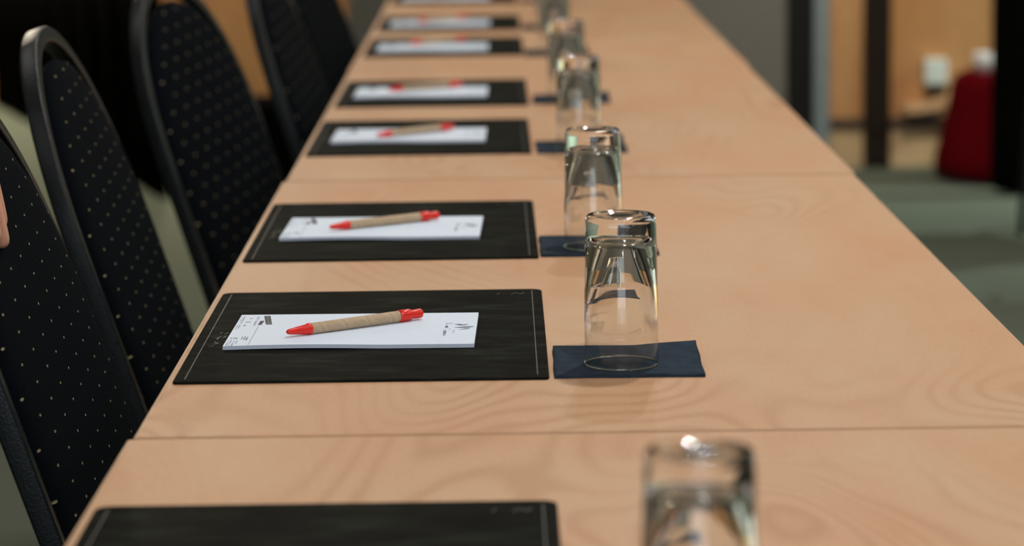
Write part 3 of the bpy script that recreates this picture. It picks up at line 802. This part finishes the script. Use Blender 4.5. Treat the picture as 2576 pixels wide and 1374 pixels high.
# left hand: wrist -> palm fan -> four fingers and thumb, draped over the chair back
def on_back(y, z, lift):      # a point on the chair back front surface of the nearest chair, at height z
    v = (z - .50) / math.cos(SL); p = bp_(0, v, .016 + lift); return Vector((p.x + .005, y, p.z))
def add(p, r, prev):
    nodes.append((tuple(Vector(p) - OFF), r)); edges.append((prev, len(nodes) - 1)); return len(nodes) - 1
for k_, (dx_, zt_, r_) in enumerate(((-.030, .755, .0085), (-.010, .742, .0092), (.010, .745, .0092), (.029, .765, .0080))):   # relaxed right hand
    q0 = add((-.845 + dx_, 1.913, .80), r_ * 1.2, 22); q1 = add((-.842 + dx_, 1.918, (.80 + zt_) / 2), r_, q0); add((-.842 + dx_, 1.930, zt_ - .012), r_ * .85, q1)
q0 = add((-.812, 1.925, .825), .012, 21); q1 = add((-.795, 1.932, .795), .010, q0); add((-.792, 1.938, .772), .0085, q1)
wr = add((-.530, 2.297, 1.012), (.0225, .030), 18)
pm = add((-.488, 2.295, .996), (.018, .034), wr)
fingers = {  # base y, tip y, tip z, radius
 'little': (2.328, 2.329, .880, .0068), 'ring': (2.308, 2.305, .834, .0080), 'middle': (2.288, 2.284, .820, .0084), 'index': (2.268, 2.262, .828, .0083)}
tips = []
for nme, (yb, yt, zt, r) in fingers.items():
    kz = .945 - (.008 if nme == 'little' else 0)
    k0 = add((-.452 + (.0 if nme != 'little' else -.004), yb, .974), r * 1.25, pm)
    a = on_back(yb, kz, .020); k1 = add((a.x + .006, yb, kz), r * 1.16, k0)
    zm = kz + (zt - kz) * .46; k2 = add(on_back(yb * .5 + yt * .5, zm, .016), r * 1.06, k1)
    zm2 = kz + (zt - kz) * .74; k3 = add(on_back(yt, zm2, .0125), r, k2)
    k4 = add(on_back(yt, zt + .004, .0095), r * .86, k3); tips.append((on_back(yt, zt + .010, .0095), r))
th0 = add((-.495, 2.262, .992), .013, pm); th1 = add((-.470, 2.238, .968), .0115, th0); th2 = add((-.452, 2.226, .945), .0095, th1)
body = skin_chain('body', nodes, edges, M['skin'], P, 2)
# nails
for k, (tp, r) in enumerate(tips):
    bm = bmesh.new(); bmesh.ops.create_uvsphere(bm, u_segments=12, v_segments=8, radius=1)
    for v in bm.verts: v.co = tp - OFF + Vector((0, v.co.y * r * .50, 0)) + UPD * (v.co.z * .0042 + .0015) + NRM * (r * .60 + v.co.x * .0007 + v.co.z * .0008)
    from_bm('fingernail', bm, M['nail'], P, True)
def loft(bm, rings, seg=28):
    '''elliptical rings (centre, rx, ry, axis) bridged and capped'''
    R_ = []; prev = None
    for c, rx, ry, ax in rings:
        ax = Vector(ax).normalized(); u = Vector((1, 0, 0)) if abs(ax.x) < .85 else Vector((0, 0, 1)); u = (u - ax * u.dot(ax)).normalized(); w_ = ax.cross(u)
        R_.append([bm.verts.new(Vector(c) + u * rx * math.cos(2 * PI * k / seg) + w_ * ry * math.sin(2 * PI * k / seg)) for k in range(seg)])
    for A, B in zip(R_, R_[1:]):
        for k in range(seg): bm.faces.new((A[k], A[(k + 1) % seg], B[(k + 1) % seg], B[k]))
    bm.faces.new(R_[0][::-1]); bm.faces.new(R_[-1])
def garment(name, lofts, m, vox=.011):
    bm = bmesh.new()
    for l in lofts: loft(bm, l)
    o = from_bm(name, bm, m, P, True)
    md = o.modifiers.new('Remesh', 'REMESH'); md.mode = 'VOXEL'; md.voxel_size = vox; md.use_smooth_shade = True
    sm = o.modifiers.new('Smooth', 'SMOOTH'); sm.factor = .6; sm.iterations = 8
    return o
def limb(pts, rs):
    out = []
    for i, (p, r_) in enumerate(zip(pts, rs)):
        a = Vector(pts[max(0, i - 1)]); c = Vector(pts[min(len(pts) - 1, i + 1)])
        out.append((L3(*p), r_, r_, c - a))
    return out
Z = (0, 0, 1)
garment('shirt', [
 [(L3(-.93, 2.12, .86), .128, .185, Z), (L3(-.93, 2.12, 1.00), .122, .172, Z), (L3(-.925, 2.12, 1.12), .118, .165, Z), (L3(-.905, 2.12, 1.26), .128, .188, Z), (L3(-.895, 2.12, 1.36), .122, .200, Z), (L3(-.888, 2.12, 1.42), .100, .185, Z), (L3(-.882, 2.12, 1.455), .080, .120, Z), (L3(-.876, 2.12, 1.485), .070, .080, Z), (L3(-.874, 2.12, 1.505), .066, .072, Z)],
 limb([(-.885, 2.22, 1.385), (-.885, 2.285, 1.36), (-.835, 2.315, 1.26), (-.80, 2.335, 1.17), (-.69, 2.318, 1.105), (-.595, 2.303, 1.055)], [.080, .072, .062, .055, .046, .037]),
 limb([(-.893, 2.02, 1.385), (-.893, 1.955, 1.35), (-.91, 1.92, 1.25), (-.92, 1.90, 1.13), (-.895, 1.905, 1.02), (-.862, 1.91, .91)], [.080, .070, .062, .055, .046, .038])], M['shirt'])
garment('trousers', [
 [(L3(-.93, 2.12, .97), .095, .14, Z), (L3(-.93, 2.12, .90), .110, .160, Z), (L3(-.93, 2.12, .82), .116, .170, Z), (L3(-.93, 2.12, .78), .085, .12, Z)],
 limb([(-.93, 2.205, .86), (-.93, 2.21, .70), (-.93, 2.22, .50), (-.945, 2.22, .28), (-.95, 2.22, .055)], [.090, .086, .070, .062, .062]),
 limb([(-.93, 2.035, .86), (-.93, 2.03, .70), (-.93, 2.02, .50), (-.945, 2.02, .28), (-.95, 2.02, .055)], [.090, .086, .070, .062, .062])], M['trouser'])
for yy in (2.222, 2.018):
    skin_chain('shoe', [(L3(-.985, yy, .048), (.042, .040)), (L3(-.90, yy, .046), (.044, .038)), (L3(-.79, yy, .034), (.042, .026)), (L3(-.73, yy, .026), (.030, .018))], [(0, 1), (1, 2), (2, 3)], M['shoe'], P, 2)
garment('hair', [[(L3(-.880, 2.12, 1.60), .050, .066, Z), (L3(-.885, 2.12, 1.65), .074, .090, Z), (L3(-.876, 2.12, 1.70), .090, .096, Z), (L3(-.868, 2.12, 1.745), .092, .092, Z), (L3(-.866, 2.12, 1.775), .074, .074, Z), (L3(-.866, 2.12, 1.790), .040, .042, Z)]], M['hair'], .008)
FX = -.776
for s_ in (-1, 1):
    bm = bmesh.new(); bmesh.ops.create_uvsphere(bm, u_segments=20, v_segments=16, radius=.0105)
    for v in bm.verts: v.co = Vector((v.co.z, v.co.x, v.co.y))
    for f_ in bm.faces: f_.material_index = 1 if f_.calc_center_median().x > .0090 else 0
    bmesh.ops.translate(bm, verts=bm.verts[:], vec=L3(FX - .008, 2.12 + .030 * s_, 1.655)); from_bm('eye', bm, [M['eye'], M['shoe']], P, True)
    bm = bmesh.new(); bm_tube(bm, [L3(FX - .004, 2.12 + (.030 + dx_) * s_, 1.676 + dz_) for dx_, dz_ in ((-.016, 0), (-.008, .002), (0, .003), (.008, .002), (.016, -.002))], [.0014, .0022, .0024, .0020, .0010], 8); from_bm('eyebrow', bm, M['hair'], P, True)
    bm = bmesh.new(); bmesh.ops.create_uvsphere(bm, u_segments=16, v_segments=10, radius=1)
    for v in bm.verts: v.co = Vector(L3(-.858, 2.12 + .078 * s_, 1.640)) + Vector((v.co.x * .018, v.co.y * .010, v.co.z * .030))
    from_bm('ear', bm, M['skin'], P, True)
skin_chain('nose', [(L3(FX - .004, 2.12, 1.665), .009), (L3(FX + .006, 2.12, 1.640), .0105), (L3(FX + .014, 2.12, 1.618), .0145)], [(0, 1), (1, 2)], M['skin'], P, 2)
bm = bmesh.new(); bmesh.ops.create_uvsphere(bm, u_segments=16, v_segments=10, radius=1)
for v in bm.verts: v.co = Vector(L3(FX - .012, 2.12, 1.583)) + Vector((v.co.x * .010, v.co.y * .023, v.co.z * .007))
from_bm('mouth', bm, M['lip'], P, True)

# ------------------------------------------------------------------ lights: ceiling downlights, an added wall lamp and the window behind
def lamp(x, y, power, size=.10, col=(1, .95, .88), z=2.885):
    d = bpy.data.lights.new('downlight', 'AREA'); d.shape = 'DISK'; d.size = size; d.energy = power; d.color = col
    o = bpy.data.objects.new('downlight', d); C.objects.link(o); o.location = (x, y, z)
    return o
WCOL = (1, .965, .92)
for y in (-1.2, .9, 3.0, 5.1, 7.2): lamp(.45, y, 22 if y < 4 else 20 if y < 6 else 10, col=WCOL)
for y in (0, 2.4, 4.8): lamp(3.2, y, 8, col=WCOL)
lamp(4.9, 8.6, 400, col=(.84, 1, .94)).data.spread = 2.15
for x, y in ((2.0, 3.4), (2.5, 4.9), (1.7, 5.9), (3.3, 6.2), (2.2, 1.9)): lamp(x, y, 7, size=.06, col=(1, .99, .97))
for y in (1.5, 4.2): lamp(-1.6, y, 5, col=WCOL)
o = lamp(1.3, 7.5, 6.0, col=(1, .90, .75)); o.data.spread = .95       # added lamp, no fixture seen: brightens the right wall, spares the carpet
o.rotation_euler = (Vector((1.05, 9.3, .55)) - o.location).to_track_quat('-Z', 'Y').to_euler(); lamp(-1.2, 10.6, 74, col=(1, .90, .74)); lamp(-2.8, 10.9, 190, col=(1, .88, .68)); lamp(-1.4, 7.4, 10, col=(1, .80, .50))
d = bpy.data.lights.new('window_light', 'AREA'); d.shape = 'RECTANGLE'; d.size = 2.7; d.size_y = 1.5; d.energy = 42; d.color = (.78, .89, 1)
o = bpy.data.objects.new('window_light', d); C.objects.link(o); o.location = (0, -3.9, 1.6); o.rotation_euler = (PI / 2, 0, 0)

wd = bpy.data.worlds.new('world'); sc.world = wd; wd.use_nodes = True
wd.node_tree.nodes['Background'].inputs[0].default_value = (.5, .55, .6, 1); wd.node_tree.nodes['Background'].inputs[1].default_value = .05

# ------------------------------------------------------------------ camera (fitted to the table edges and the A3 mat)
f, pitch, yaw, roll, h, cx = 7064.14, .16170698, .00330239, -.01300547, .43934093, .00215052
cp, sp = math.cos(pitch), math.sin(pitch)
F = Vector((math.sin(yaw) * cp, math.cos(yaw) * cp, -sp)); R = Vector((math.cos(yaw), -math.sin(yaw), 0)); U = R.cross(F)
R2 = math.cos(roll) * R + math.sin(roll) * U; U2 = -math.sin(roll) * R + math.cos(roll) * U
cam = bpy.data.cameras.new('camera'); co = bpy.data.objects.new('camera', cam); C.objects.link(co)
co.matrix_world = Matrix(((R2.x, U2.x, -F.x, cx), (R2.y, U2.y, -F.y, 0), (R2.z, U2.z, -F.z, TZ + h), (0, 0, 0, 1)))
cam.sensor_width = 36; cam.lens = f * 36 / 2576; cam.clip_start = .05; cam.clip_end = 60
cam.dof.use_dof = True; cam.dof.focus_distance = 2.40; cam.dof.aperture_fstop = 5.6
sc.camera = co
sc.view_settings.view_transform = 'Standard'; sc.view_settings.look = 'None'; sc.view_settings.gamma = 1; sc.view_settings.exposure = -0.17
sc.cycles.max_bounces = 14; sc.cycles.transparent_max_bounces = 32; sc.cycles.transmission_bounces = 12; sc.cycles.glossy_bounces = 5; sc.cycles.diffuse_bounces = 4
sc.cycles.caustics_refractive = True; sc.cycles.caustics_reflective = True; sc.cycles.sample_clamp_indirect = 40; sc.cycles.blur_glossy = 0
sc.cycles.use_denoising = True
